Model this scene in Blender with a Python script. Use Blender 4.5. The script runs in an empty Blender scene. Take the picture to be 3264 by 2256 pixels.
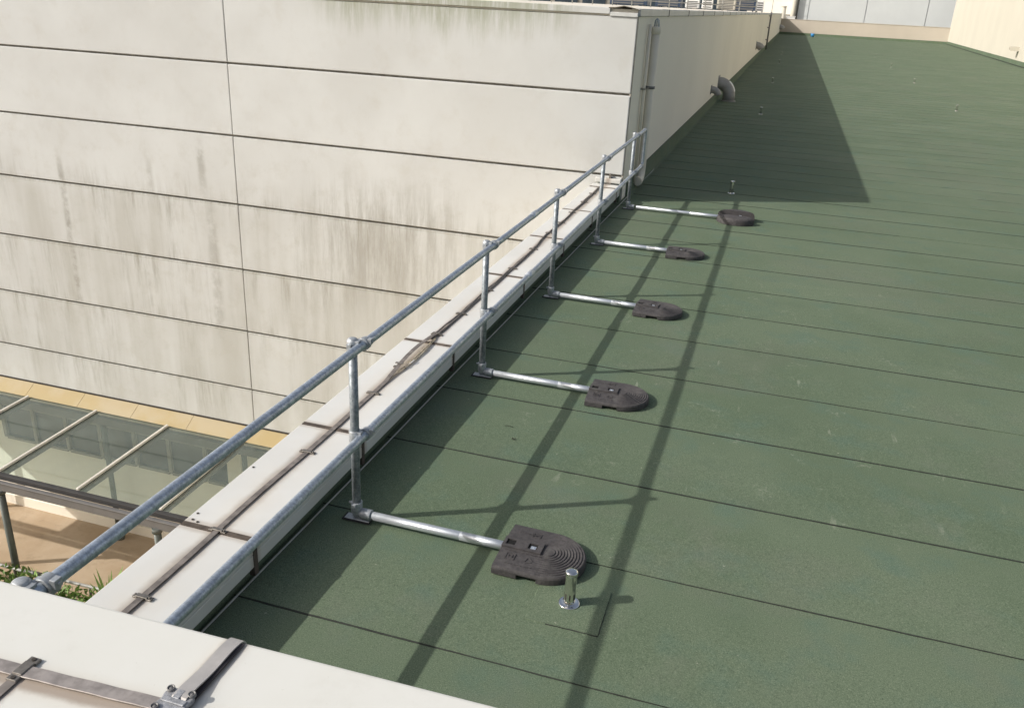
import bpy, bmesh, math, random
from mathutils import Vector, Matrix
random.seed(7)
R = math.radians
S = bpy.context.scene
C = S.collection

# ---------------------------------------------------------------- camera
cam = bpy.data.cameras.new('camera')
cam_o = bpy.data.objects.new('camera', cam); C.objects.link(cam_o)
right = Vector((0.95384316, 0.29640605, 0.04823568))
down = Vector((0.15612248, -0.35223495, -0.92279809))
fwd = Vector((-0.25653264, 0.88773532, -0.38225255))
M = Matrix.Identity(4)
for i in range(3):
    M[i][0] = right[i]; M[i][1] = -down[i]; M[i][2] = -fwd[i]
M[0][3], M[1][3], M[2][3] = 1.93142737, -3.7088949, 2.75396675
cam_o.matrix_world = M
cam.sensor_width = 36.0
cam.lens = 36.0 * 2728.594 / 3264.0
cam.clip_start = 0.05
cam.clip_end = 3000
S.camera = cam_o

# ---------------------------------------------------------------- light
SUN_EL, SUN_AZ = 32.8, math.degrees(math.atan2(-0.881, -0.473))     # azimuth from +Y towards +X of the sun itself
W = bpy.data.worlds.new('World'); S.world = W; W.use_nodes = True
nt = W.node_tree; nt.nodes.clear()
sky = nt.nodes.new('ShaderNodeTexSky'); sky.sky_type = 'NISHITA'; sky.sun_disc = False
sky.sun_elevation = R(SUN_EL); sky.sun_rotation = R(SUN_AZ % 360)
sky.air_density = 1.0; sky.dust_density = 4.0; sky.ozone_density = 0.6
bg = nt.nodes.new('ShaderNodeBackground'); bg.inputs['Strength'].default_value = 0.118
wo = nt.nodes.new('ShaderNodeOutputWorld')
hz = nt.nodes.new('ShaderNodeHueSaturation'); hz.inputs['Saturation'].default_value = .7      # milky summer haze all round
nt.links.new(sky.outputs[0], hz.inputs['Color']); nt.links.new(hz.outputs[0], bg.inputs[0]); nt.links.new(bg.outputs[0], wo.inputs[0])
sl = bpy.data.lights.new('sun', 'SUN'); sl.energy = 3.55; sl.angle = R(0.53); sl.color = (1.0, 0.95, 0.88)
so = bpy.data.objects.new('sun', sl); C.objects.link(so)
ldir = Vector((0.881 * math.cos(R(SUN_EL)), 0.473 * math.cos(R(SUN_EL)), -math.sin(R(SUN_EL))))
so.rotation_euler = ldir.to_track_quat('-Z', 'Y').to_euler()
so.location = (-20, -12, 30)
S.view_settings.view_transform = 'Standard'; S.view_settings.look = 'None'
S.view_settings.exposure = 0.25; S.view_settings.gamma = 1.0
S.view_settings.use_curve_mapping = False

# ---------------------------------------------------------------- materials
def lin(r, g, b):
    f = lambda c: (c / 255 / 12.92) if c / 255 <= 0.04045 else ((c / 255 + 0.055) / 1.055) ** 2.4
    return (f(r), f(g), f(b), 1.0)

class NT:
    def __init__(s, name):
        s.m = bpy.data.materials.new(name); s.m.use_nodes = True
        s.t = s.m.node_tree; s.t.nodes.clear()
        s.o = s.t.nodes.new('ShaderNodeOutputMaterial')
        s.b = s.t.nodes.new('ShaderNodeBsdfPrincipled')
        s.t.links.new(s.b.outputs[0], s.o.inputs[0])
        s._pos = None
    def n(s, typ, **kw):
        n = s.t.nodes.new(typ)
        for k, v in kw.items(): setattr(n, k, v)
        return n
    def link(s, a, b): s.t.links.new(a, b)
    def setin(s, sock, v):
        if hasattr(v, 'is_output') or isinstance(v, bpy.types.NodeSocket): s.link(v, sock)
        else: sock.default_value = v
    def pos(s):
        if s._pos is None: s._pos = s.n('ShaderNodeNewGeometry').outputs['Position']
        return s._pos
    def objc(s): return s.n('ShaderNodeTexCoord').outputs['Object']
    def sep(s, v=None):
        x = s.n('ShaderNodeSeparateXYZ'); s.link(v or s.pos(), x.inputs[0]); return x.outputs
    def noise(s, scale, detail=3, rough=0.55, vec=None, stretch=None, off=None):
        v = vec or s.pos()
        if stretch or off:
            mp = s.n('ShaderNodeMapping'); s.link(v, mp.inputs['Vector'])
            if stretch: mp.inputs['Scale'].default_value = stretch
            if off: mp.inputs['Location'].default_value = off
            v = mp.outputs[0]
        x = s.n('ShaderNodeTexNoise'); s.link(v, x.inputs['Vector'])
        x.inputs['Scale'].default_value = scale; x.inputs['Detail'].default_value = detail; x.inputs['Roughness'].default_value = rough
        return x.outputs[0]
    def ramp(s, fac, a, b, va=0.0, vb=1.0, smooth=True):
        x = s.n('ShaderNodeMapRange'); x.interpolation_type = 'SMOOTHSTEP' if smooth else 'LINEAR'
        s.setin(x.inputs['Value'], fac)
        x.inputs['From Min'].default_value = a; x.inputs['From Max'].default_value = b
        x.inputs['To Min'].default_value = va; x.inputs['To Max'].default_value = vb
        return x.outputs[0]
    def math(s, op, a, b=0.0):
        x = s.n('ShaderNodeMath', operation=op)
        s.setin(x.inputs[0], a); s.setin(x.inputs[1], b); return x.outputs[0]
    def mix(s, fac, a, b):
        x = s.n('ShaderNodeMix', data_type='RGBA')
        s.setin(x.inputs[0], fac); s.setin(x.inputs[6], a); s.setin(x.inputs[7], b); return x.outputs[2]
    def bump(s, h, strength=0.3, dist=0.002):
        x = s.n('ShaderNodeBump'); s.setin(x.inputs['Height'], h)
        x.inputs['Strength'].default_value = strength; x.inputs['Distance'].default_value = dist
        s.link(x.outputs[0], s.b.inputs['Normal'])
    def fin(s, col, rough=0.6, metal=0.0, spec=0.4):
        s.setin(s.b.inputs['Base Color'], col); s.setin(s.b.inputs['Roughness'], rough)
        s.setin(s.b.inputs['Metallic'], metal); s.b.inputs['Specular IOR Level'].default_value = spec
        return s.m
    def box(s, sock, a0, a1, b0, b1):           # trapezoid window a0..a1 rising, b0..b1 falling
        return s.math('MULTIPLY', s.ramp(sock, a0, a1), s.ramp(sock, b0, b1, 1.0, 0.0))

def m_plain(name, col, rough=0.6, metal=0.0, var=0.12, scale=6.0, spec=0.4, bump=0.0):
    k = NT(name); n = k.noise(scale, 4)
    d = tuple(c * (1 - var) for c in col[:3]) + (1,); l = tuple(min(1, c * (1 + var)) for c in col[:3]) + (1,)
    c = k.mix(k.ramp(n, .3, .7), d, l)
    if bump: k.bump(k.noise(scale * 30, 2), bump, .002)
    return k.fin(c, rough, metal, spec)

def m_membrane():
    k = NT('mineral_membrane')
    big = k.noise(0.55, 3, .6); mid = k.noise(2.6, 4, .6, off=(7, 3, 0))
    c = k.mix(k.ramp(big, .35, .65), (0.098, 0.137, 0.084, 1), (0.122, 0.161, 0.104, 1))
    c = k.mix(k.math('MULTIPLY', k.ramp(mid, .48, .72), .7), c, (0.090, 0.146, 0.108, 1))
    c = k.mix(k.math('MULTIPLY', k.ramp(k.noise(1.1, 4, .6, off=(31, 5, 2)), .55, .75), .5), c, (0.112, 0.134, 0.094, 1))
    ri = k.n('ShaderNodeObjectInfo').outputs['Random']
    c = k.mix(k.ramp(ri, 0, 1, 0, .16), c, (0.062, 0.096, 0.058, 1))
    stn = k.noise(.33, 5, .7, off=(11, 2, 0))
    c = k.mix(k.math('MULTIPLY', k.ramp(stn, .52, .60), k.ramp(stn, .66, .60, 0.0, .28)), c, (0.135, 0.150, 0.112, 1))
    g = k.noise(170, 3, .8)
    c = k.mix(k.math('MULTIPLY', k.ramp(g, .52, .68), .62), c, (0.250, 0.290, 0.205, 1))
    c = k.mix(k.math('MULTIPLY', k.ramp(g, .48, .32), .70), c, (0.020, 0.036, 0.022, 1))
    g2 = k.noise(62, 4, .8)
    c = k.mix(k.math('MULTIPLY', k.ramp(g2, .48, .30), .34), c, (0.050, 0.078, 0.047, 1))
    c = k.mix(k.math('MULTIPLY', k.ramp(g2, .55, .74), .26), c, (0.185, 0.222, 0.150, 1))
    pond = k.noise(.9, 5, .75, off=(5, 17, 0))
    c = k.mix(k.math('MULTIPLY', k.ramp(pond, .56, .66), .20), c, (0.150, 0.165, 0.128, 1))
    c = k.mix(k.math('MULTIPLY', k.ramp(pond, .42, .32), .18), c, (0.060, 0.098, 0.072, 1))
    # pale scuffs, sparse, a few metres around the weights
    p = k.sep()
    area = k.math('MULTIPLY', k.box(p[0], .1, .8, 2.6, 4.4), k.box(p[1], -.2, 1.4, 4.5, 8.0))
    sc = k.noise(3.1, 5, .75, off=(1.3, 4.4, 0)); fine = k.noise(26, 3, .8)
    s1 = k.math('MULTIPLY', k.ramp(sc, .56, .66), k.ramp(fine, .48, .66))
    st = k.noise(9, 3, .6, stretch=(1.0, .16, 1), off=(2, 9, 0))
    s2 = k.math('MULTIPLY', k.ramp(st, .66, .72), k.ramp(sc, .42, .56))
    f = k.math('MULTIPLY', k.math('MULTIPLY', k.math('MAXIMUM', s1, s2), area), .34)
    c = k.mix(f, c, (0.36, 0.38, 0.30, 1))
    # tiny pale chips everywhere
    chip = k.noise(34, 0, .5, off=(3, 3, 3))
    c = k.mix(k.math('MULTIPLY', k.ramp(chip, .86, .90), .4), c, (0.42, 0.42, 0.34, 1))
    k.bump(g, .4, .003)
    return k.fin(c, .92, 0, .25)

def m_panel():
    k = NT('precast_panel')
    p = k.sep(); x, z = p[0], p[2]
    c = k.mix(k.ramp(k.noise(.5, 4, .6), .35, .65), (0.50, 0.506, 0.492, 1), (0.545, 0.556, 0.546, 1))
    c = k.mix(k.math('MULTIPLY', k.ramp(k.noise(2.3, 5, .65), .5, .75), .25), c, (0.415, 0.395, 0.345, 1))
    fine = k.noise(22, 4, .75)
    # run-down streaks: each course has its own set, starting at the joint above it
    t = k.math('DIVIDE', k.math('SUBTRACT', .375, z), 1.194)
    row = k.math('FLOOR', t); fr = k.math('FRACT', t)
    cv = k.n('ShaderNodeCombineXYZ'); k.link(x, cv.inputs[0]); k.link(k.math('MULTIPLY', row, 5.17), cv.inputs[1]); k.link(k.math('MULTIPLY', z, .10), cv.inputs[2])
    n1 = k.noise(3.3, 6, .75, vec=cv.outputs[0]); st2 = k.noise(12.0, 5, .75, vec=cv.outputs[0]); pt = k.noise(.62, 3, .6, vec=cv.outputs[0], off=(2.2, 0, 0))
    streak = k.math('MULTIPLY', k.ramp(n1, .42, .66), k.ramp(st2, .30, .66))
    patch = k.ramp(pt, .36, .56)
    wv = k.math('ADD', z, k.math('MULTIPLY', k.noise(1.9, 4, .7, vec=cv.outputs[0], off=(7, 0, 0)), .9))
    downm = k.math('MULTIPLY', k.ramp(fr, 1.05, .0), k.ramp(z, -.79, -.83))
    upm = k.math('MULTIPLY', k.ramp(fr, .30, 1.0), k.ramp(wv, .35, -.35, 0, .85))
    f = k.math('MULTIPLY', k.math('MULTIPLY', streak, k.math('MAXIMUM', downm, upm)), k.math('MULTIPLY', patch, .85))
    c = k.mix(f, c, (0.235, 0.225, 0.185, 1))
    soil = k.math('MULTIPLY', k.ramp(z, -.6, -1.1), k.ramp(k.noise(.9, 4, .65, vec=cv.outputs[0], off=(4, 0, 0)), .34, .66))
    c = k.mix(k.math('MULTIPLY', soil, .62), c, (0.37, 0.362, 0.325, 1))
    blot = k.math('MULTIPLY', k.ramp(k.noise(3.2, 6, .75, off=(1, 0, 6)), .48, .70), k.ramp(z, 1.6, -.9, .06, .34))
    c = k.mix(blot, c, (0.385, 0.375, 0.335, 1))
    # dark line of grime hugging the top and foot of each course
    edge = k.math('MAXIMUM', k.ramp(fr, .965, .99), k.ramp(fr, .045, .012))
    c = k.mix(k.math('MULTIPLY', k.math('MULTIPLY', edge, k.ramp(z, .5, .2)), k.ramp(st2, .3, .7, .1, .6)), c, (0.20, 0.195, 0.15, 1))
    # two strong narrow runs
    for cx, w, z0, z1, a in ((-10.70, .10, -.5, -3.4, .75), (-7.62, .12, .1, -.7, .6), (-7.50, .16, -1.0, -3.4, .45), (-8.72, .09, -.3, -1.0, .4),
                             (-9.0, .05, -2.3, -3.3, .4), (-12.1, .06, -.3, -1.0, .35)):
        d = k.math('ABSOLUTE', k.math('SUBTRACT', k.math('ADD', x, k.math('MULTIPLY', k.noise(1.5, 2), .04)), cx + .02))
        m = k.math('MULTIPLY', k.ramp(d, w, w * .2), k.math('MULTIPLY', k.ramp(z, z0 + .35, z0 - .2), k.ramp(z, z1 - .3, z1 + .5)))
        c = k.mix(k.math('MULTIPLY', k.math('MULTIPLY', m, k.ramp(k.noise(3.0, 5, .7, off=(0, 0, cx)), .35, .62)), a * .75), c, (0.19, 0.175, 0.14, 1))
    # grey smudges above and below the fourth joint on the right-hand bay
    sm = k.math('MULTIPLY', k.box(x, -5.9, -5.0, -3.4, -2.3), k.box(z, -3.2, -1.4, -.75, .2))
    c = k.mix(k.math('MULTIPLY', k.math('MULTIPLY', sm, k.ramp(k.noise(4.2, 6, .78, stretch=(1, 1, .10), off=(2, 0, 3)), .40, .64)), .52), c, (0.23, 0.215, 0.18, 1))
    # green algae under the capping
    al = k.math('MULTIPLY', k.box(x, -5.7, -4.6, -1.6, -.8), k.ramp(k.math('ADD', z, k.math('MULTIPLY', k.noise(3.2, 4, .7, stretch=(1, 1, .06), off=(5, 0, 5)), -1.1)), 1.55, 2.2))
    c = k.mix(k.math('MULTIPLY', k.math('MULTIPLY', al, k.ramp(st2, .28, .6)), .75), c, (0.26, 0.275, 0.19, 1))
    # grime along the bottom joints
    c = k.mix(k.math('MULTIPLY', k.ramp(fine, .60, .8), .25), c, (0.38, 0.36, 0.305, 1))
    k.bump(k.noise(55, 4, .7), .35, .004)
    return k.fin(c, .88, 0, .25)

def m_coping():
    k = NT('cream_coping')
    p = k.sep()
    c = k.mix(k.ramp(k.noise(1.6, 4, .6), .35, .68), (0.585, 0.585, 0.56, 1), (0.625, 0.63, 0.61, 1))
    w = k.math('MULTIPLY', k.noise(5.0, 4, .7), .05)
    d = k.math('ABSOLUTE', k.math('SUBTRACT', p[0], -.405))
    f = k.math('MULTIPLY', k.ramp(k.math('SUBTRACT', d, w), .045, -.015), k.ramp(p[2], .2, .24))
    c = k.mix(k.math('MULTIPLY', f, .85), c, (0.30, 0.255, 0.215, 1))
    halo = k.math('MULTIPLY', k.ramp(k.math('SUBTRACT', d, k.math('MULTIPLY', w, 1.6)), .14, -.02), k.ramp(k.noise(2.2, 4, .7), .35, .6))
    c = k.mix(k.math('MULTIPLY', halo, .22), c, (0.62, 0.545, 0.43, 1))
    for sy in (-.695, .48, 2.034, 3.96, 5.56, 7.08, 8.74):
        ds = k.math('ABSOLUTE', k.math('SUBTRACT', p[1], sy))
        c = k.mix(k.math('MULTIPLY', k.ramp(k.math('SUBTRACT', ds, w), .035, .0), .5), c, (0.36, 0.30, 0.24, 1))
    c = k.mix(k.math('MULTIPLY', k.ramp(k.noise(40, 3, .8), .66, .8), .3), c, (0.50, 0.47, 0.42, 1))
    k.bump(k.noise(60, 3, .6), .12, .002)
    return k.fin(c, .5, 0, .4)

def m_front_coping():
    k = NT('cream_front_coping')
    p = k.sep()
    c = k.mix(k.ramp(k.noise(3.5, 4, .6), .35, .68), (0.60, 0.60, 0.558, 1), (0.62, 0.622, 0.588, 1))
    c = k.mix(k.math('MULTIPLY', k.ramp(k.noise(11, 5, .7, off=(2, 2, 0)), .54, .72), .16), c, (0.47, 0.455, 0.41, 1))
    c = k.mix(k.math('MULTIPLY', k.ramp(k.noise(130, 2, .7), .70, .80), .35), c, (0.40, 0.37, 0.32, 1))
    # soot along both tapes
    y0 = k.math('ADD', -2.996, k.math('MULTIPLY', p[0], .0795 * .8))
    wob = k.math('MULTIPLY', k.noise(26, 4, .7), .012)
    dA = k.math('ABSOLUTE', k.math('SUBTRACT', p[1], k.math('ADD', y0, -.0015)))
    A = k.math('MULTIPLY', k.ramp(k.math('SUBTRACT', dA, wob), .020, .004), k.ramp(p[0], 1.20, 1.17))
    dB = k.math('ABSOLUTE', k.math('SUBTRACT', p[0], 1.207))
    B = k.math('MULTIPLY', k.ramp(k.math('SUBTRACT', dB, wob), .022, .004), k.ramp(p[1], -2.95, -2.90))
    dC = k.math('ABSOLUTE', k.math('SUBTRACT', p[0], .943))
    Cc = k.math('MULTIPLY', k.ramp(k.math('SUBTRACT', dC, wob), .016, .0), k.ramp(p[1], -2.925, -2.945))
    f = k.math('MAXIMUM', A, k.math('MAXIMUM', B, Cc))
    c = k.mix(k.math('MULTIPLY', f, .85), c, (0.20, 0.155, 0.13, 1))
    h = k.math('MAXIMUM', k.ramp(k.math('SUBTRACT', dA, wob), .045, .0), k.ramp(k.math('SUBTRACT', dB, wob), .038, .0))
    c = k.mix(k.math('MULTIPLY', h, .30), c, (0.50, 0.42, 0.32, 1))
    k.bump(k.noise(120, 3, .6), .06, .001)
    return k.fin(c, .45, 0, .4)

def m_galv(name, lo, hi, rough=.42, metal=.75, scale=26):
    k = NT(name)
    o = k.objc()
    a = k.noise(scale, 5, .75, vec=o); b = k.noise(scale * .2, 3, .6, vec=o)
    c = k.mix(k.ramp(a, .38, .62), lo, hi)
    c = k.mix(k.math('MULTIPLY', k.ramp(b, .4, .7), .35), c, tuple(x * .62 for x in lo[:3]) + (1,))
    k.bump(a, .12, .001)
    return k.fin(c, k.ramp(a, .3, .7, rough + .12, rough - .08), metal, .5)

def m_glass():
    k = NT('canopy_glass')
    k.t.nodes.remove(k.b)
    tr = k.n('ShaderNodeBsdfTransparent'); tr.inputs[0].default_value = (0.79, 0.92, 0.89, 1)
    gl = k.n('ShaderNodeBsdfGlossy'); gl.inputs['Roughness'].default_value = .03; gl.inputs[0].default_value = (.9, .95, .95, 1)
    df = k.n('ShaderNodeBsdfDiffuse'); df.inputs[0].default_value = (0.38, 0.47, 0.43, 1)
    lw = k.n('ShaderNodeFresnel'); lw.inputs[0].default_value = 1.5
    m1 = k.n('ShaderNodeMixShader'); k.link(k.ramp(k.noise(1.7, 4, .6), .3, .7, .13, .19), m1.inputs[0])
    k.link(tr.outputs[0], m1.inputs[1]); k.link(df.outputs[0], m1.inputs[2])
    m2 = k.n('ShaderNodeMixShader'); k.link(lw.outputs[0], m2.inputs[0])
    k.link(m1.outputs[0], m2.inputs[1]); k.link(gl.outputs[0], m2.inputs[2])
    k.link(m2.outputs[0], k.o.inputs[0])
    return k.m

def m_floor():
    k = NT('courtyard_concrete')
    c = k.mix(k.ramp(k.noise(.8, 5, .65), .35, .68), (0.41, 0.31, 0.21, 1), (0.48, 0.38, 0.275, 1))
    c = k.mix(k.math('MULTIPLY', k.ramp(k.noise(3, 5, .7), .5, .75), .4), c, (0.25, 0.20, 0.13, 1))
    return k.fin(c, .9, 0, .2)

def m_yellow():
    k = NT('yellowed_flashing')
    c = k.mix(k.ramp(k.noise(1.3, 4, .6), .35, .65), (0.325, 0.25, 0.115, 1), (0.345, 0.285, 0.175, 1))
    return k.fin(c, .6)

MEM = m_membrane(); PANEL = m_panel(); COP = m_coping(); FCOP = m_front_coping(); GLASS = m_glass(); FLOOR = m_floor(); YEL = m_yellow()
GALV = m_galv('weathered_galvanised', (0.34, 0.385, 0.44, 1), (0.53, 0.59, 0.66, 1), .44, .72, 58)
POSTG = m_galv('shaded_galvanised_post', (0.185, 0.21, 0.23, 1), (0.33, 0.365, 0.39, 1), .48, .5, 34)  # the rails' galvanising, with the posts' shaded side put into a darker base
ZINC = m_galv('bright_galvanised', (0.56, 0.60, 0.65, 1), (0.66, 0.70, 0.75, 1), .36, .7, 9)
FIT = m_galv('cast_fitting', (0.34, 0.36, 0.38, 1), (0.50, 0.53, 0.55, 1), .45, .45, 40)
CHROME = m_plain('polished_steel', (0.78, 0.77, 0.74, 1), .08, 1.0, .04, 8)
SIDE = m_plain('cream_render', (0.83, 0.785, 0.69, 1), .85, 0, .03, .25, .25, .2)
PIPE = m_plain('cream_pipe_paint', (0.72, 0.665, 0.56, 1), .5, 0, .05, 3)
BIT = m_plain('bitumen', (0.022, 0.026, 0.020, 1), .75, 0, .3, 30)
def m_rubber():
    k = NT('recycled_rubber')
    o = k.objc(); ri = k.n('ShaderNodeObjectInfo').outputs['Random']
    c = k.mix(k.ramp(k.noise(35, 5, .75), .35, .65), (0.044, 0.041, 0.042, 1), (0.074, 0.069, 0.070, 1))
    dust = k.ramp(k.noise(7.5, 5, .75), .50, .72)
    c = k.mix(k.math('MULTIPLY', dust, k.ramp(ri, 0, 1, .25, .6)), c, (0.120, 0.116, 0.108, 1))
    k.bump(k.noise(420, 2), .5, .002)
    return k.fin(c, .75, 0, .35)
RUB = m_rubber()
RUBD = m_plain('black_rubber', (0.02, 0.02, 0.022, 1), .7)
HOLE = m_plain('hole_shade_black', (0.006, 0.006, 0.006, 1), .9)
DARK = m_plain('dark_gap', (0.04, 0.035, 0.03, 1), .9)
JOINT = m_plain('dirty_joint_sealant', (0.30, 0.275, 0.235, 1), .9, 0, .25, 9)
CJ = m_plain('brown_coping_joint', (0.085, 0.068, 0.055, 1), .85, 0, .35, 14)
TAPE = m_plain('weathered_tape', (0.19, 0.17, 0.155, 1), .62, .25, .3, 18)
TAPEF = m_plain('aluminium_tape', (0.32, 0.29, 0.27, 1), .5, .45, .22, 45)
TAPEB = m_plain('clean_aluminium_tape', (0.46, 0.44, 0.42, 1), .48, .35, .08, 30)
TAPED = m_plain('tape_underside', (0.035, 0.03, 0.035, 1), .7, 0, .2, 30)
SADDLE = m_plain('tarnished_saddle', (0.20, 0.185, 0.165, 1), .45, .6, .25, 60)
CAST = m_plain('cast_alloy_clamp', (0.34, 0.35, 0.37, 1), .5, .55, .2, 80, .5, .4)
STRAND = m_plain('frayed_strand', (0.56, 0.49, 0.36, 1), .8, 0, .35, 30)
STEELG = m_plain('grey_blue_flashing', (0.33, 0.36, 0.39, 1), .4, .4, .08, 2)
FLAP = m_plain('flap_underside', (0.16, 0.14, 0.11, 1), .7)
DUCT = m_plain('grey_duct', (0.34, 0.33, 0.315, 1), .55, .2, .1, 6)
WHITE = m_plain('white_paint', (0.78, 0.78, 0.76, 1), .5, 0, .03, 2)
WCLAD = m_plain('white_cladding', (0.60, 0.63, 0.635, 1), .55, 0, .03, .3)
CREAMW = m_plain('bright_cream_render', (0.535, 0.505, 0.43, 1), .85, 0, .03, .3)
ENDW = m_plain('tan_render', (0.43, 0.385, 0.325, 1), .85, 0, .05, .3)
DGLAZ = m_plain('dark_glazing', (0.03, 0.045, 0.06, 1), .12, 0, .2, .4, .6)
FRAME = m_plain('grey_frame', (0.25, 0.235, 0.205, 1), .6)
GUT = m_plain('grey_gutter', (0.155, 0.153, 0.152, 1), .5, .2, .08, 4)
GUTD = m_plain('dark_gutter_seal', (0.03, 0.03, 0.032, 1), .6)
POSTM = m_plain('grey_green_post', (0.11, 0.125, 0.115, 1), .5, .2, .12, 6)
BARM = m_plain('glazing_bar_cap', (0.60, 0.58, 0.53, 1), .45, .1, .06, 5)
CONC = m_plain('concrete', (0.34, 0.33, 0.31, 1), .9, 0, .12, .4)
LEAF = m_plain('leaf', (0.13, 0.215, 0.05, 1), .6, 0, .4, 9)
LEAF2 = m_plain('spiky_leaf', (0.20, 0.32, 0.08, 1), .5, 0, .3, 9)
BLUE = m_plain('blue_plastic', (0.03, 0.22, 0.50, 1), .5)
NAVY = m_plain('dark_blue_panel', (0.03, 0.05, 0.09, 1), .4)
DECK = m_plain('pale_roof_deck', (0.66, 0.62, 0.54, 1), .85, 0, .06, .5)
CABLE = m_plain('grey_cable', (0.36, 0.36, 0.34, 1), .5)
TWIG = m_plain('dead_leaf', (0.03, 0.028, 0.02, 1), .9)

# ---------------------------------------------------------------- mesh helpers
class MB:
    def __init__(s): s.v = []; s.f = []; s.mi = []; s.sm = []
    def add(s, vs, fs, mi=0, sm=False):
        o = len(s.v); s.v += [tuple(p) for p in vs]
        for f in fs: s.f.append([i + o for i in f]); s.mi.append(mi); s.sm.append(sm)
    def box(s, x0, x1, y0, y1, z0, z1, mi=0, M=None):
        vs = [Vector(p) for p in ((x0, y0, z0), (x1, y0, z0), (x1, y1, z0), (x0, y1, z0), (x0, y0, z1), (x1, y0, z1), (x1, y1, z1), (x0, y1, z1))]
        if M is not None: vs = [M @ v for v in vs]
        s.add(vs, [(0, 3, 2, 1), (4, 5, 6, 7), (0, 1, 5, 4), (1, 2, 6, 5), (2, 3, 7, 6), (3, 0, 4, 7)], mi)
    def tube(s, pts, r, n=16, mi=0, caps=True, sm=True):
        pts = [Vector(p) for p in pts]; rs = r if isinstance(r, (list, tuple)) else [r] * len(pts)
        base = len(s.v); up = None
        for i, p in enumerate(pts):
            t = (pts[min(i + 1, len(pts) - 1)] - pts[max(i - 1, 0)])
            if t.length < 1e-9: t = Vector((0, 0, 1))
            t.normalize()
            if up is None:
                up = Vector((0, 0, 1)) if abs(t.z) < .9 else Vector((1, 0, 0))
            a = (up - t * up.dot(t))
            if a.length < 1e-6: a = t.orthogonal()
            a.normalize(); b = t.cross(a); up = a
            for k in range(n):
                q = 2 * math.pi * k / n
                s.v.append(tuple(p + (a * math.cos(q) + b * math.sin(q)) * rs[i]))
        for i in range(len(pts) - 1):
            for k in range(n):
                k2 = (k + 1) % n
                s.f.append([base + i * n + k, base + i * n + k2, base + (i + 1) * n + k2, base + (i + 1) * n + k]); s.mi.append(mi); s.sm.append(sm)
        if caps:
            s.f.append([base + k for k in range(n)][::-1]); s.mi.append(mi); s.sm.append(False)
            e = base + (len(pts) - 1) * n
            s.f.append([e + k for k in range(n)]); s.mi.append(mi); s.sm.append(False)
    def lathe(s, prof, c, axis='z', n=20, mi=0, sm=True):
        c = Vector(c)
        ex, ey, ez = {'z': (Vector((1, 0, 0)), Vector((0, 1, 0)), Vector((0, 0, 1))), 'y': (Vector((0, 0, 1)), Vector((1, 0, 0)), Vector((0, 1, 0))),
                      'x': (Vector((0, 1, 0)), Vector((0, 0, 1)), Vector((1, 0, 0)))}[axis]
        base = len(s.v)
        for r, h in prof:
            for k in range(n):
                q = 2 * math.pi * k / n
                s.v.append(tuple(c + ex * (r * math.cos(q)) + ey * (r * math.sin(q)) + ez * h))
        for i in range(len(prof) - 1):
            for k in range(n):
                k2 = (k + 1) % n
                s.f.append([base + i * n + k, base + i * n + k2, base + (i + 1) * n + k2, base + (i + 1) * n + k]); s.mi.append(mi); s.sm.append(sm)
    def prism(s, poly, z0, z1, mi=0):
        n = len(poly)
        s.add([(x, y, z0) for x, y in poly] + [(x, y, z1) for x, y in poly],
              [list(range(n))[::-1], list(range(n, 2 * n))] + [(i, (i + 1) % n, n + (i + 1) % n, n + i) for i in range(n)], mi)
    def mesh(s, name, mats):
        me = bpy.data.meshes.new(name); me.from_pydata(s.v, [], s.f)
        for m in (mats if isinstance(mats, (list, tuple)) else [mats]): me.materials.append(m)
        for p, mi, sm in zip(me.polygons, s.mi, s.sm): p.material_index = mi; p.use_smooth = sm
        me.update(); return me
    def build(s, name, mats, parent=None, loc=None, bevel=0.0, seg=2):
        return put(name, s.mesh(name, mats), parent, loc, bevel, seg)

def put(name, me, parent=None, loc=None, bevel=0.0, seg=2):
    o = bpy.data.objects.new(name, me); C.objects.link(o)
    if parent is not None: o.parent = parent
    if loc is not None: o.location = loc
    if bevel:
        b = o.modifiers.new('bevel', 'BEVEL'); b.width = bevel; b.segments = seg; b.limit_method = 'ANGLE'; b.angle_limit = R(40)
    return o
def tag(o, label=None, cat=None, group=None, kind=None):
    if label: o['label'] = label
    if cat: o['category'] = cat
    if group: o['group'] = group
    if kind: o['kind'] = kind
    return o
def thing(name, label, cat, loc=(0, 0, 0), group=None):
    o = bpy.data.objects.new(name, None); C.objects.link(o); o.location = loc; o.empty_display_size = .1
    return tag(o, label, cat, group)
def copy_tree(o, parent=None):
    c = o.copy(); C.objects.link(c)
    if parent is not None: c.parent = parent
    for ch in list(o.children): copy_tree(ch, c)
    return c
def box(name, mat, x0, x1, y0, y1, z0, z1, parent=None, bevel=0.0):
    m = MB(); m.box(x0, x1, y0, y1, z0, z1); return m.build(name, mat, parent, None, bevel)

# ================================================================ SETTING: ground, roof, buildings
g = MB(); g.box(-900, 900, -900, 900, -9.2, -8.56); tag(g.build('ground', CONC), kind='structure')
g = MB(); g.box(-40, -.9, -2.0, 9.3, -8.556, -8.45); tag(g.build('courtyard_floor', FLOOR), kind='structure')

roof = MB(); roof.box(-.30, 30, -2.9, 140, -.35, -.012)
roof_o = tag(roof.build('roof', BIT), kind='structure')

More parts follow.
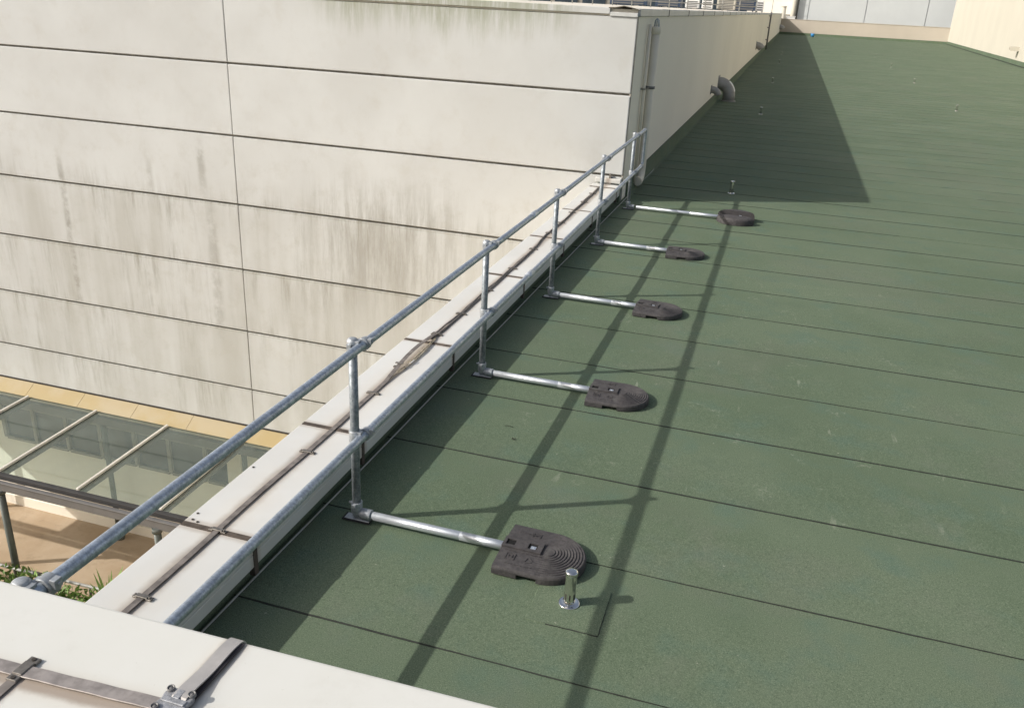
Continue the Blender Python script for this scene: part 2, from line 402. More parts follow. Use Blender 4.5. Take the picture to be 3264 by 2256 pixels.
# --- membrane sheets, lapped one over the next, each with its bitumen bleed line
def sheet_mesh(seed, L=26.0, D=.94, far=False):
    rnd = random.Random(seed); m = MB()
    n = 200; xs = [-.255 + L * (i / n) ** 1.35 for i in range(n + 1)]
    zb, zf = (.0022, -.0008) if far else (.0044, -.0012)
    edge = []; e = 0.0
    for x in xs:
        e = e * .8 + rnd.uniform(-.0012, .0012); edge.append(e)
    top = []
    for i, x in enumerate(xs): top.append((x, edge[i], zb + rnd.uniform(-.0006, .0006)))
    for i, x in enumerate(xs): top.append((x, D, zf))
    k = n + 1
    m.add(top, [(i, i + 1, k + i + 1, k + i) for i in range(n)], 0)
    bleed = []; d = .003; on = True
    for i in range(k):
        d = max(.0, min(.0075, d + rnd.uniform(-.0017, .0017)))
        if rnd.random() < .04: d = rnd.choice((.0, .0, .0, .002, .007))
        if rnd.random() < (.30 if far else .05): on = rnd.random() < (.30 if far else .93)
        bleed.append(d if on else -.001)
    vs = []
    for i, x in enumerate(xs): vs.append((x, edge[i] + .0004, zb - .0004))
    for i, x in enumerate(xs): vs.append((x, edge[i] - .0004 - bleed[i], .0014))
    for i, x in enumerate(xs): vs.append((x, edge[i] - .0012 - bleed[i], -.004))
    for i in range(n):
        q = 1 if bleed[i] >= 0 else 0
        m.add([vs[i], vs[k + i], vs[k + i + 1], vs[i + 1], vs[2 * k + i], vs[2 * k + i + 1]], [(0, 1, 2, 3), (1, 4, 5, 2)], q)
    return m.mesh('membrane_sheet', [MEM, BIT])
SHEETS = [sheet_mesh(i) for i in range(6)]; FARS = [sheet_mesh(20 + i, far=True) for i in range(6)]
y = -.80 - 3 * .882; i = 0
while y < 132.2:
    o = put('membrane_sheet', (SHEETS if y < 11 else FARS)[(i * 5 + (i // 6)) % 6], roof_o, (0, y + random.uniform(-.006, .006), 0))
    o.rotation_euler.z = R(random.uniform(-.05, .05))
    y += .882; i += 1

# --- square patch dressed round the nearest vent and an end lap
def patch(x0, x1, y0, y1, z):
    m = MB(); n = 14
    ring = []
    for a in range(n): ring.append((x0 + (x1 - x0) * a / n, y0))
    for a in range(n): ring.append((x1, y0 + (y1 - y0) * a / n))
    for a in range(n): ring.append((x1 - (x1 - x0) * a / n, y1))
    for a in range(n): ring.append((x0, y1 - (y1 - y0) * a / n))
    ring = [(p[0] + random.uniform(-.0015, .0015), p[1] + random.uniform(-.0015, .0015)) for p in ring]
    cx, cy = (x0 + x1) / 2, (y0 + y1) / 2
    m.add([(p[0], p[1], z) for p in ring], [list(range(len(ring)))], 0)
    out = [(p[0] + .005 * ((p[0] > cx) * 2 - 1) * random.uniform(.2, 1) * (abs(p[0] - cx) > .45 * (x1 - x0)), p[1] + .006 * ((p[1] > cy) * 2 - 1) * random.uniform(.2, 1) * (abs(p[1] - cy) > .45 * (y1 - y0))) for p in ring]
    N = len(ring)
    m.add([(p[0], p[1], z - .0003) for p in ring] + [(p[0], p[1], z - .006) for p in out], [(a, N + a, N + (a + 1) % N, (a + 1) % N) for a in range(4, 2 * n - 3)], 1)
    m.add([(p[0], p[1], z - .0003) for p in ring] + [(p[0], p[1], z - .006) for p in out], [(a, N + a, N + (a + 1) % N, (a + 1) % N) for a in list(range(0, 4)) + list(range(2 * n - 3, N))], 0)
    return m.build('membrane_patch', [MEM, BIT], roof_o)
patch(1.132, 1.488, -.477, -.136, .0075)

# --- green upstands: along the parapet, the long wall, the end wall and the right-hand wall
m = MB(); m.box(-.40, -.262, -2.7, 9.02, -.01, .10); m.box(-.56, -.205, 9.03, 9.135, -.01, .235); m.build('parapet_upstand', MEM, roof_o)
m = MB()
ny = 60
for a in range(ny):
    y0, y1 = 9.55 + (133 - 9.55) * (a / ny) ** 1.6, 9.55 + (133 - 9.55) * ((a + 1) / ny) ** 1.6
    m.add([(-.185, y0, .265), (-.150, y0, .02), (-.10, y0, .0085), (-.185, y1, .265), (-.150, y1, .02), (-.10, y1, .0085)], [(0, 1, 4, 3), (1, 2, 5, 4)], 0)
m.add([(-.195, 9.55, .265), (-.150, 9.55, .02), (-.195, 9.55, -.01)], [(0, 2, 1)], 0)
m.add([(-.20, 9.55, .266), (-.185, 9.55, .265), (-.185, 133, .265), (-.20, 133, .266)], [(0, 1, 2, 3)], 1)
m.build('wall_upstand', [MEM, BIT], roof_o)

# ---------------------------------------------------------------- neighbour building with panelled wall
YW = 9.14; XW = -.20
nb = thing('panelled_building', 'cream building clad in long stained precast panels, beyond the white parapet', 'building', (0, 0, 0))
m = MB()
m.box(-30, XW - .02, YW + .065, 134, -8.6, 2.60); m.build('wall', JOINT, nb)
zj = [2.60, 1.552, .375, -.81, -2.0, -3.20, -4.40, -5.20]
xj = [XW - .002, -6.93, -13.66, -20.4, -27.1]
gap_z, gap_x = .032, .012
for r in range(len(zj) - 1):
    for cidx in range(len(xj) - 1):
        x1 = xj[cidx] - (gap_x / 2 if cidx else 0); x0 = xj[cidx + 1] + gap_x / 2
        z1 = zj[r] - (gap_z / 2 if r else 0); z0 = zj[r + 1] + gap_z / 2
        b = MB(); b.box(x0, x1, YW + random.uniform(-.002, .002), YW + .10, z0, z1)
        b.build('panel', PANEL, nb, None, .012, 2)
# wall under the canopy
b = MB(); b.box(-30, -.22, YW + .012, YW + .10, -8.21, -6.72); b.box(-30, -13.35, YW + .012, YW + .10, -6.72, -5.2); b.box(-7.30, -.22, YW + .012, YW + .10, -6.72, -5.2)
b.box(-13.35, -7.30, YW + .012, YW + .10, -5.86, -5.2)
b.build('lower_wall', SIDE, nb)
b = MB(); b.box(-30, -.22, YW - .03, YW + .10, -8.5, -8.213); b.build('plinth', SIDE, nb, None, .01)
# side wall (in the shade, along the green roof)
b = MB(); b.box(XW - .30, XW, YW + .10, 134, -.4, 2.62); b.build('side_wall', SIDE, nb)
b = MB(); b.box(-30, XW - .01, YW + .02, 134, 2.602, 2.700); b.build('roof_deck', DECK, nb)
# front capping and its torn corner flap
b = MB(); b.box(-30, -.60, YW - .025, YW + .30, 2.625, 2.712); b.box(-.60, XW + .0, YW - .02, YW + .30, 2.60, 2.655); b.build('wall_capping', PANEL, nb, None, .006)
flap = MB()
fl = [(-.62, YW - .03, 2.716), (-.52, YW - .05, 2.722), (-.40, YW - .07, 2.744), (-.27, YW - .05, 2.722), (-.18, YW - .02, 2.700)]
bk = [(-.62, YW + .3, 2.716), (-.52, YW + .3, 2.716), (-.40, YW + .3, 2.716), (-.27, YW + .3, 2.716), (-.175, YW + .3, 2.716)]
flap.add(fl + bk + [(p[0], p[1], p[2] - .004) for p in fl] + [(p[0], p[1], p[2] - .004) for p in bk],
         [(a, a + 1, 6 + a, 5 + a) for a in range(4)], 0)
flap.add(fl + bk + [(p[0], p[1], p[2] - .010) for p in fl] + [(p[0], p[1], p[2] - .010) for p in bk],
         [(10 + a, 15 + a, 16 + a, 11 + a) for a in range(4)] + [(a, 10 + a, 11 + a, a + 1) for a in range(4)], 1)
flap.build('torn_flashing', [DECK, FLAP], nb)
b = MB(); b.box(-.58, -.22, YW + .05, YW + .06, 2.655, 2.71); b.build('flap_shade', DARK, nb)  # dark sheet painted in as the shade below the lifted flap
# metal edge flashing along the side, in lengths
ys = [9.16 + 3.0 * a for a in range(42)]
for a in range(41):
    fm = MB(); fm.box(XW - .10, XW + .028, ys[a] + .006, ys[a + 1] - .006, 2.612, 2.712); fm.build('edge_flashing', STEELG, nb, None, .004, 1)
    if a < 14:
        fm = MB(); fm.box(XW - .09, XW + .036, ys[a + 1] - .02, ys[a + 1] + .02, 2.606, 2.716); fm.build('flashing_clip', GUT, nb)
# corner bead
b = MB(); b.box(XW - .02, XW + .006, YW + .012, YW + .04, -.3, 2.6); b.build('corner_trim', JOINT, nb)

# window band under the canopy
mull = [-13.29, -12.45, -11.59, -10.72, -9.85, -9.015, -8.146, -7.34]
for a in range(len(mull) - 1):
    w = MB(); x0, x1 = mull[a], mull[a + 1]
    w.box(x0 - .04, x0 + .04, YW - .02, YW + .10, -6.68, -5.86); w.box(x0 + .04, x1 - .04, YW - .02, YW + .08, -6.72, -6.66); w.box(x0 + .04, x1 - .04, YW - .0, YW + .08, -5.92, -5.86)
    f = w.build('window', FRAME, nb)
    p = MB(); p.box(x0 + .04, x1 - .04, YW + .04, YW + .06, -6.66, -5.92); p.build('pane', DGLAZ, f)
w = MB(); w.box(-7.62, -7.30, YW - .03, YW + .10, -6.72, -5.86); w.build('wide_jamb', SIDE, nb)

# yellow sloping flashing pieces over the canopy head
cyo = thing('glass_canopy', 'lean-to glass canopy with grey bars along the foot of the panelled wall', 'canopy')
fx = [-6.99 - 1.309 * a for a in range(-5, 9)]
for a in range(len(fx) - 1):
    x1, x0 = fx[a] - .004, fx[a + 1] + .004
    f = MB(); f.add([(x0, YW - .005, -5.195), (x1, YW - .005, -5.195), (x1 - .02, 8.86, -5.40), (x0 - .02, 8.86, -5.40),
                     (x0, YW - .005, -5.22), (x1, YW - .005, -5.22), (x1 - .02, 8.86, -5.43), (x0 - .02, 8.86, -5.43)],
                    [(0, 3, 2, 1), (4, 5, 6, 7), (0, 1, 5, 4), (3, 7, 6, 2), (0, 4, 7, 3), (1, 2, 6, 5)])
    f.build('flashing_panel', YEL, cyo)
b = MB(); b.box(-18, 0, YW - .02, YW - .001, -5.20, -5.17); b.build('flashing_bead', DARK, cyo)
# bars and panes
y0c, z0c, y1c, z1c = 8.84, -5.395, 6.42, -5.485
bars = [-12.13 - 1.71 * 2, -12.13 - 1.71, -12.13, -10.42, -8.72, -7.02, -5.31, -3.6, -1.9]
for x in bars:
    b = MB()
    b.add([(x - .024, y0c, z0c + .045), (x + .024, y0c, z0c + .045), (x + .024, y1c, z1c + .045), (x - .024, y1c, z1c + .045),
           (x - .024, y0c, z0c), (x + .024, y0c, z0c), (x + .024, y1c, z1c), (x - .024, y1c, z1c)],
          [(0, 3, 2, 1), (4, 5, 6, 7), (0, 1, 5, 4), (3, 7, 6, 2), (0, 4, 7, 3), (1, 2, 6, 5)])
    b.build('glazing_bar', BARM, cyo, None, .004, 1)
    b = MB()
    b.add([(x - .03, y0c, z0c - .012), (x + .03, y0c, z0c - .012), (x + .03, y1c, z1c - .012), (x - .03, y1c, z1c - .012),
           (x - .03, y0c, z0c - .13), (x + .03, y0c, z0c - .13), (x + .03, y1c, z1c - .13), (x - .03, y1c, z1c - .13)],
          [(0, 3, 2, 1), (4, 5, 6, 7), (0, 1, 5, 4), (3, 7, 6, 2), (0, 4, 7, 3), (1, 2, 6, 5)])
    b.build('rafter', GUT, cyo)
for a in range(len(bars) - 1):
    x0, x1 = bars[a] + .012, bars[a + 1] - .012
    p = MB(); p.add([(x0, y0c + .02, z0c - .002), (x1, y0c + .02, z0c - .002), (x1, y1c - .0, z1c - .002), (x0, y1c, z1c - .002)], [(0, 3, 2, 1)])
    p.build('glass_pane', GLASS, cyo)
b = MB(); b.box(-18, -.9, 6.33, 6.425, -5.575, -5.475); b.build('gutter_seal', GUTD, cyo, None, .01)
b = MB(); b.box(-18, -.9, 6.27, 6.33, -5.765, -5.585); b.box(-18, -.9, 6.245, 6.33, -5.60, -5.578); b.build('gutter_beam', GUT, cyo, None, .008)
b = MB(); b.box(-18, -.9, 8.80, 8.90, -5.66, -5.50); b.build('head_beam', GUT, cyo)
for x in (-13.7, -10.33, -7.03, -3.7):
    p = MB(); p.tube([(x, 6.30, -5.80), (x, 6.30, -8.46)], .062, 16); p.tube([(x, 6.30, -5.76), (x, 6.30, -5.84)], .085, 12)
    po = p.build('canopy_post', POSTM, cyo)
    p = MB(); p.tube([(x, 8.87, -5.66), (x, 8.87, -8.46)], .055, 16); p.tube([(x, 8.87, -8.40), (x, 8.87, -8.46)], .1, 12)
    p.build('rear_post', POSTM, cyo)
# courtyard hand rail
hr = thing('hand_rail', 'thin grey hand rail running between the canopy posts above the planting', 'railing')
p = MB(); p.tube([(-18, 6.22, -7.42), (-10.2, 6.22, -7.40), (-8.3, 6.22, -7.33), (-1, 6.22, -7.25)], .028, 10); p.build('rail_tube', CABLE, hr)
p = MB(); p.tube([(-9.98, 6.22, -7.388), (-9.68, 6.22, -7.378)], .042, 10); p.build('rail_sleeve', GUT, hr)
for x in (-10.12, -6.9, -3.6):
    p = MB(); p.tube([(x, 6.22, -7.39), (x + .03, 6.24, -7.50), (x - .04, 6.26, -7.56), (x - .12, 6.29, -7.56)], .012, 8); p.build('rail_bracket', GUT, hr)
for x in (-11.9, -8.6, -5.2):
    p = MB(); p.tube([(x, 6.22, -7.36), (x, 6.22, -8.46)], .022, 8); p.build('rail_leg', GUT, hr)
# planting
def leaves(mb, n, box3, size, seed, mi=0, upright=.2):
    rnd = random.Random(seed)
    for _ in range(n):
        p = Vector([rnd.uniform(*b) for b in box3])
        d = Vector((rnd.uniform(-1, 1), rnd.uniform(-1, 1), rnd.uniform(-.4, 1) + upright)).normalized()
        s = d.orthogonal().normalized(); s.rotate(Matrix.Rotation(rnd.uniform(0, 6.3), 3, d))
        l = size * rnd.uniform(.6, 1.3); w = l * .22; t = d.cross(s)
        mb.add([p, p + d * l * .5 + s * w + t * l * .06, p + d * l, p + d * l * .5 - s * w + t * l * .06], [(0, 1, 2, 3)], mi)
hd = thing('hedge', 'low leafy hedge growing in front of the courtyard hand rail', 'hedge')
b = MB()
for q in range(13):
    x = -12.4 + q * .42; h = random.uniform(-.10, .10) + .10 * q / 12
    leaves(b, 330, ((x - .3, x + .3), (5.45, 6.02), (-8.0, -7.22 + h)), .13, 100 + q)
b.build('foliage', LEAF, hd)
b = MB()
for q in range(16): 
    x = -12.3 + q * .33; b.tube([(x, 5.75, -8.46), (x + random.uniform(-.1, .1), 5.75, -7.6)], .012, 6)
b.build('stem', TWIG, hd)
sp = thing('spiky_plant', 'spiky upright plant at the right end of the courtyard hedge', 'plant', (-7.80, 5.80, -8.22))
b = MB(); rnd = random.Random(5)
for q in range(70):
    az = rnd.uniform(0, 6.28); tilt = rnd.uniform(.05, .75); L = rnd.uniform(.55, 1.0); z0 = rnd.uniform(.45, .95); w = rnd.uniform(.022, .036)
    pts = []
    for t in (0, .35, .7, 1.0):
        r = L * t * math.sin(tilt) * (1 + .3 * t); pts.append(Vector((r * math.cos(az), r * math.sin(az), z0 + L * t * math.cos(tilt) * (1 - .18 * t))))
    s = Vector((-math.sin(az), math.cos(az), 0)); ww = (w * .7, w, w * .75, .002)
    vs = [p - s * k for p, k in zip(pts, ww)] + [p + s * k for p, k in zip(pts, ww)]
    b.add(vs, [(a, a + 1, 5 + a, 4 + a) for a in range(3)])
b.build('leaf', LEAF2, sp)
b = MB(); b.tube([(0, 0, 0), (.02, 0, .9)], [.06, .04], 8); b.build('stem', TWIG, sp)

# ---------------------------------------------------------------- low white parapet on the left
pw = thing('parapet_wall', 'low parapet capped with pale coping slabs beside the guard rail', 'wall')
b = MB(); b.box(-.56, -.27, -2.72, YW - .002, -.3, .12); b.box(-.56, -.40, -2.72, YW - .002, -8.5, -.3); b.build('wall', SIDE, pw)
seams = [-2.74, -.695, .48, 2.034, 3.96, 5.56, 7.08, 8.74, YW - .13]
for a in range(len(seams) - 1):
    y0, y1 = seams[a] + .014, seams[a + 1] - .014
    b = MB(); dz = random.uniform(-.002, .002)
    b.box(-.612, -.198, y0, y1, .185 + dz, .262 + dz); b.box(-.235, -.198, y0, y1, .112 + dz, .1835 + dz); b.box(-.612, -.58, y0, y1, .112 + dz, .1835 + dz)
    b.build('coping_slab', COP, pw, None, .005, 2)
    if a:
        b = MB(); b.box(-.606, -.2005, seams[a] - .0165, seams[a] + .0165, .12, .2652); b.build('coping_joint', CJ, pw, None, .001, 1)
        b = MB(); b.box(-.225, -.1955, seams[a] - .0165, seams[a] + .0165, .06, .2635); b.build('drip_strip', CJ, pw)
# four dark screw holes near the first seam
for (x, yy) in ((-.575, -.655), (-.585, -.60), (-.585, -.10), (-.54, -.665)):
    b = MB(); b.tube([(x, yy, .2635), (x, yy, .2655)], .007, 8); b.build('screw', DARK, pw)

# conductor tape along it
ct = thing('conductor_tape', 'dark weathered conductor tape clipped along the top of the low parapet', 'conductor tape')
def ribbon(mb, pts, w, t, mi=0, side=Vector((1, 0, 0))):
    vs = []
    for p in pts:
        p = Vector(p[:3]); vs += [p - side * w / 2, p + side * w / 2, p + side * w / 2 + Vector((0, 0, t)), p - side * w / 2 + Vector((0, 0, t))]
    for a in range(len(pts) - 1):
        o = 4 * a
        mb.add([], [], mi)
        for f in ((0, 4, 5, 1), (1, 5, 6, 2), (2, 6, 7, 3), (3, 7, 4, 0)): pass
    fs = []
    for a in range(len(pts) - 1):
        o = 4 * a
        fs += [(o, o + 1, o + 5, o + 4), (o + 1, o + 2, o + 6, o + 5), (o + 2, o + 3, o + 7, o + 6), (o + 3, o, o + 4, o + 7)]
    fs += [(3, 2, 1, 0), tuple(4 * (len(pts) - 1) + q for q in range(4))]
    mb.add(vs, fs, mi)
tp = []
yy = -2.74
while yy < 8.72:
    lift = .0; dx = 0
    if 1.2 < yy < 2.3: lift = .030 * math.sin((yy - 1.2) / 1.1 * math.pi); dx = -.022 * math.sin((yy - 1.2) / 1.1 * math.pi)
    xb = -.398 + .006 * math.sin(yy * 1.9) + .003 * math.sin(yy * 5.3) - max(0, yy - 4) * .012 * 1.0
    tp.append((xb + dx, yy, .2655 + lift + .002 * abs(math.sin(yy * 3.1)))); yy += .11
b = MB(); ribbon(b, [q for q in tp if q[1] < 2.3], .030, .004); b.build('tape', TAPE, ct)
rnd = random.Random(12)
for q in range(3):                                  # beyond the lifted stretch it carries on as loose twisted conductors
    ph, am = q * 2.1, (.010, .012, .007)[q]
    pts = [(p[0] + am * math.sin(p[1] * (3.1 + q * .7) + ph) + rnd.uniform(-.002, .002), p[1], .2685 + .004 * (1 + math.sin(p[1] * 4.3 + ph * 1.7))) for p in tp if p[1] > 2.1]
    b = MB(); b.tube(pts, (.0085, .0075, .006)[q], 7); b.build('loose_conductor', TAPE, ct)
def tx(yv): return min(tp, key=lambda q: abs(q[1] - yv))
for yv in (-1.24, -.695, .16, 1.03, 1.50, 2.21, 2.74, 3.45, 4.2, 5.0, 5.75, 6.3, 6.9, 7.6, 8.2):
    q = tx(yv); b = MB()
    b.box(q[0] - .030, q[0] + .030, yv - .011, yv + .011, q[2] + .0035, q[2] + .009); b.box(q[0] - .046, q[0] - .022, yv - .012, yv + .012, .263, .270); b.box(q[0] + .022, q[0] + .050, yv - .012, yv + .012, .263, .270)
    b.tube([(q[0] + .038, yv, .269), (q[0] + .038, yv, .277)], .006, 6); b.tube([(q[0] - .036, yv, .269), (q[0] - .036, yv, .276)], .005, 6)
    b.build('clip', SADDLE, ct, None, .001, 1)
# frayed strip where it has lifted
rnd = random.Random(3); b = MB()
for q in range(11):
    s = rnd.uniform(-.012, .03); y0 = rnd.uniform(1.22, 1.6); y1 = rnd.uniform(1.75, 2.2); pts = []
    for t in range(6):
        yv = y0 + (y1 - y0) * t / 5; k = math.sin((yv - 1.2) / 1.05 * math.pi)
        pts.append((-.402 + s * (0.3 + k) + .010 * k, yv, .266 + max(0, .016 * k * rnd.uniform(.3, 1.2))))
    b.tube(pts, rnd.uniform(.001, .0024), 5)
b.build('frayed_strand', STRAND, ct)
b = MB(); b.tube([(-.372, 1.56, .268), (-.35, 1.60, .285), (-.355, 1.63, .283)], .004, 6); b.build('loose_end', WHITE, ct)
# upstand clip against the panelled wall
b = MB(); b.box(-.395, -.365, YW - .05, YW - .006, .262, .40); b.box(-.42, -.34, YW - .16, YW - .05, .262, .275); b.build('wall_end', SADDLE, ct)
# small kerb line on the wall foot
b = MB(); b.box(-.60, -.21, YW - .055, YW - .004, .263, .335); b.build('wall_fillet', COP, pw, None, .01)

# ---------------------------------------------------------------- foreground parapet
ZF = 1.75; EY0 = -2.7773
fp = thing('parapet_wall', 'broad off-white parapet coping filling the bottom left foreground', 'wall')
def fy(x): return EY0 + .0253 * x
b = MB(); b.prism([(-14, fy(-14) - .5), (6, fy(6) - .5), (6, fy(6)), (-14, fy(-14))], ZF - .10, ZF); b.build('coping_slab', FCOP, fp, None, .008, 3)
b = MB(); b.prism([(-14, fy(-14) - .47), (6, fy(6) - .47), (6, fy(6) - .03), (-14, fy(-14) - .03)], -8.6, ZF - .10); b.build('wall', SIDE, fp)
ft = thing('conductor_tape', 'flat grey conductor tape with cast clamp on the broad foreground coping', 'conductor tape')
# tape along the coping
TA0, TA1 = Vector((.60, -2.947, ZF + .001)), Vector((1.215, -2.909, ZF + .001))
b = MB(); n = 26; pts = []
for a in range(n + 1):
    t = a / n; p = TA0.lerp(TA1, t); p.z += .0012 * math.sin(t * 23) ** 2 + .001; pts.append(p)
ribbon(b, pts, .0235, .0028, 0, Vector((-.06, 1, 0)).normalized()); b.build('tape', TAPEF, ft, None, .0006, 1)
# short worn strip towards the camera
b = MB(); ribbon(b, [(.941, -2.935, ZF + .0012), (.943, -3.02, ZF + .0012), (.945, -3.2, ZF + .0012)], .016, .002); b.build('tape_stub', TAPE, ft)
# branch running over the edge
b = MB(); pts = []
EB = fy(1.206)
for a in range(30):
    t = a / 29; yv = -2.912 + t * (EB - .012 + 2.912)
    pts.append((1.206, yv, ZF + .0028 + .0095 * (1 - t) ** .8 * min(1, t * 9) + .0015 * math.sin(t * 9)))
for a in range(1, 9):
    q = a / 8 * math.pi / 2; pts.append((1.206, EB - .012 + .0145 * math.sin(q), ZF + .0028 - .0145 * (1 - math.cos(q))))
pts.append((1.206, EB + .0025, ZF - .10)); pts.append((1.206, EB + .0025, ZF - .5))
def ribbon_n(mb, pts, w, t):
    vs = []; P = [Vector(p) for p in pts]
    for a, p in enumerate(P):
        d = (P[min(a + 1, len(P) - 1)] - P[max(a - 1, 0)]).normalized(); nrm = Vector((1, 0, 0)).cross(d)
        if nrm.z < -.2 or nrm.y < -.9: nrm = -nrm
        sx = Vector((w / 2, 0, 0)); vs += [p - sx, p + sx, p + sx + nrm * t, p - sx + nrm * t]
    fs = []
    for a in range(len(P) - 1):
        o = 4 * a; fs += [(o, o + 1, o + 5, o + 4), (o + 1, o + 2, o + 6, o + 5), (o + 2, o + 3, o + 7, o + 6), (o + 3, o, o + 4, o + 7)]
    mb.add(vs, fs + [(3, 2, 1, 0)])
ribbon_n(b, pts, .0245, .0026); b.build('tape_branch', TAPEB, ft)
# darker second layer under the branch
b = MB(); pts = [(1.2115, -2.91 + a * .0155, ZF + .0015 + .0025 * math.sin(a / 10 * math.pi)) for a in range(11)]
ribbon(b, pts, .0245, .0018); b.build('tape_underlay', TAPED, ft)
# saddle clip
b = MB()
b.box(.930, .948, -2.936, -2.908, ZF + .0045, ZF + .0072); b.box(.929, .949, -2.9085, -2.896, ZF + .0005, ZF + .0050); b.box(.929, .949, -2.948, -2.9355, ZF + .0005, ZF + .0050)
cl = b.build('saddle_clip', SADDLE, ft, None, .0018, 2)
for yv in (-2.9015, -2.9425):
    b = MB(); b.tube([(.939, yv, ZF + .005), (.939, yv, ZF + .0064)], .0036, 12); b.tube([(.939, yv, ZF + .0064), (.939, yv, ZF + .0066)], .0012, 8); b.build('screw', DARK, cl)
# square clamp where the tapes cross
b = MB()
cx, cy = 1.202, -2.906
poly = []
for a in range(48):
    q = 2 * math.pi * a / 48; r = .022 + .0075 * abs(math.sin(2 * q)) ** 1.5; poly.append((cx + r * math.cos(q) * 1.0, cy + r * math.sin(q)))
b.prism(poly, ZF + .004, ZF + .0125)
b.box(cx - .006, cx + .006, cy + .004, cy + .022, ZF + .0125, ZF + .0155); b.box(cx - .02, cx + .02, cy - .005, cy + .005, ZF + .0125, ZF + .0150)
jc = b.build('cross_clamp', CAST, ft, None, .003, 3)
for sx in (-1, 1):
    for sy in (-1, 1):
        b = MB(); b.lathe([(0.0001, .0152), (.003, .0152), (.0036, .0138), (.0046, .0138), (.0046, .0165), (.0060, .0165), (.0064, .012)], (cx + sx * .0185, cy + sy * .0190, ZF), 'z', 16); b.build('screw', GUT, jc)

# ---------------------------------------------------------------- guard rail
gr = thing('guard_rail', 'galvanised two-rail guard rail on weighted feet along the roof edge', 'guard rail')
PY = [-2.13, 0, 2.1485, 4.255, 6.4755, 8.66]
RX, ZT, ZM = .042, 1.058, .530
def rail(z, name, sleeve_y):
    b = MB(); pts = [(RX + .002 * math.sin(y * .7), y, z + .0015 * math.sin(y * 1.3)) for y in [-2.32 + .2 * a for a in range(59)]]
    pts = [p for p in pts if p[1] < 9.30] + [(RX, 9.30, z)]
    b.tube(pts, .02415, 20)
    o = b.build(name, GALV, gr)
    b = MB(); b.tube([(RX, sleeve_y - .075, z), (RX, sleeve_y + .075, z)], .0285, 20); b.build('rail_sleeve', ZINC, o)
    return o
tr = rail(ZT, 'top_rail', 3.27); mr = rail(ZM, 'mid_rail', 3.26)
# closed end loop past the last post
b = MB(); pts = [(RX, 9.30, ZT)]
for a in range(1, 7):
    q = a / 6 * math.pi / 2; pts.append((RX, 9.30 + .06 * math.sin(q), ZT - .06 * (1 - math.cos(q))))
for a in range(0, 7):
    q = a / 6 * math.pi / 2; pts.append((RX, 9.30 + .06 * math.cos(q), ZM + .06 - .06 * math.sin(q)))
b.tube(pts, .02415, 16); b.build('end_loop', GALV, gr)
for z in (ZT, ZM):
    b = MB(); b.tube([(RX, 9.24, z), (RX, 9.32, z)], .031, 16); b.build('end_socket', FIT, gr)
def post_meshes():
    P = {}
    b = MB(); b.tube([(0, 0, .075), (0, 0, 1.085)], .02415, 20); P['post'] = b.mesh('post', POSTG)
    b = MB(); b.lathe([(.0245, 1.032), (.0300, 1.032), (.0308, 1.037), (.0308, 1.084), (.0298, 1.090), (.0262, 1.090), (.0255, 1.096), (.019, 1.100), (.010, 1.102), (.0001, 1.1025)], (0, 0, 0), 'z', 20)
    b.box(-.012, .012, -.047, -.03, 1.05, 1.078); b.tube([(0, -.03, 1.064), (0, -.043, 1.064)], .008, 8); P['post_cap'] = b.mesh('post_cap', FIT)
    def cross(z):
        b = MB()
        if z < 1: b.lathe([(.0245, z - .032), (.0315, z - .032), (.0325, z - .028), (.0325, z + .032), (.0315, z + .036), (.0245, z + .036)], (0, 0, 0), 'z', 20)
        b.box(.012, .034, .012, .052, z - .026, z + .026)                      # web between the two sockets
        b.lathe([(.0245, .028), (.0335, .028), (.0345, .032), (.0345, .068), (.0335, .072), (.0245, .072)], (RX, 0, z), 'y', 20)   # ring round the rail
        b.box(RX + .024, RX + .046, .036, .066, z + .004, z + .034)            # lug
        b.box(.020, .045, -.020, .014, z - .030, z + .034)
        b.tube([(RX + .042, .051, z + .019), (RX + .052, .051, z + .019)], .0075, 6)
        return b.mesh('crossover_clamp', FIT)
    P['clamp_t'] = cross(ZT); P['clamp_m'] = cross(ZM)
    b = MB()
    b.lathe([(.0242, .118), (.0315, .118), (.0325, .115), (.0325, .075), (.030, .052), (.023, .030), (.012, .016)], (0, 0, 0), 'z', 20)
    b.lathe([(.0001, .012), (.022, .014), (.031, .03), (.0325, .04), (.0325, .088), (.0315, .090), (.0242, .090)], (0, 0, .046), 'x', 20)
    b.box(-.012, .012, -.046, -.028, .095, .118); b.tube([(-.030, 0, .104), (-.046, 0, .104)], .008, 6)
    b.box(-.010, .080, -.012, .012, .012, .05)
    P['elbow'] = b.mesh('elbow_foot', FIT)
    b = MB(); b.box(-.066, .086, -.027, .027, .012, .0165); P['plate'] = b.mesh('foot_plate', FIT)
    b = MB(); b.box(-.080, .090, -.036, .036, .005, .012); P['pad'] = b.mesh('foot_pad', RUBD)
    b = MB(); b.tube([(.084, 0, .046), (.99, 0, .043)], .02415, 20); b.tube([(.62, 0, .0445), (.995, 0, .043)], .02455, 20); P['tube'] = b.mesh('base_tube', ZINC)
    return P
PM = post_meshes()
for i, yv in enumerate(PY):
    po = put('post', PM['post'], gr, (0, yv, 0)); po.rotation_euler = (R(random.uniform(-.15, .15)), R(random.uniform(-.15, .15)), 0)
    put('post_cap', PM['post_cap'], po); 
    put('crossover_clamp', PM['clamp_t'], po, None, .002, 2); put('crossover_clamp', PM['clamp_m'], po, None, .002, 2)
    ef = put('elbow_foot', PM['elbow'], gr, (0, yv, 0)); put('foot_plate', PM['plate'], ef, None, .002, 1); put('foot_pad', PM['pad'], ef, None, .003, 1)
    bt = put('base_tube', PM['tube'], gr, (0, yv, 0))
    if i == 5: bt.scale = (1.45, 1, 1)

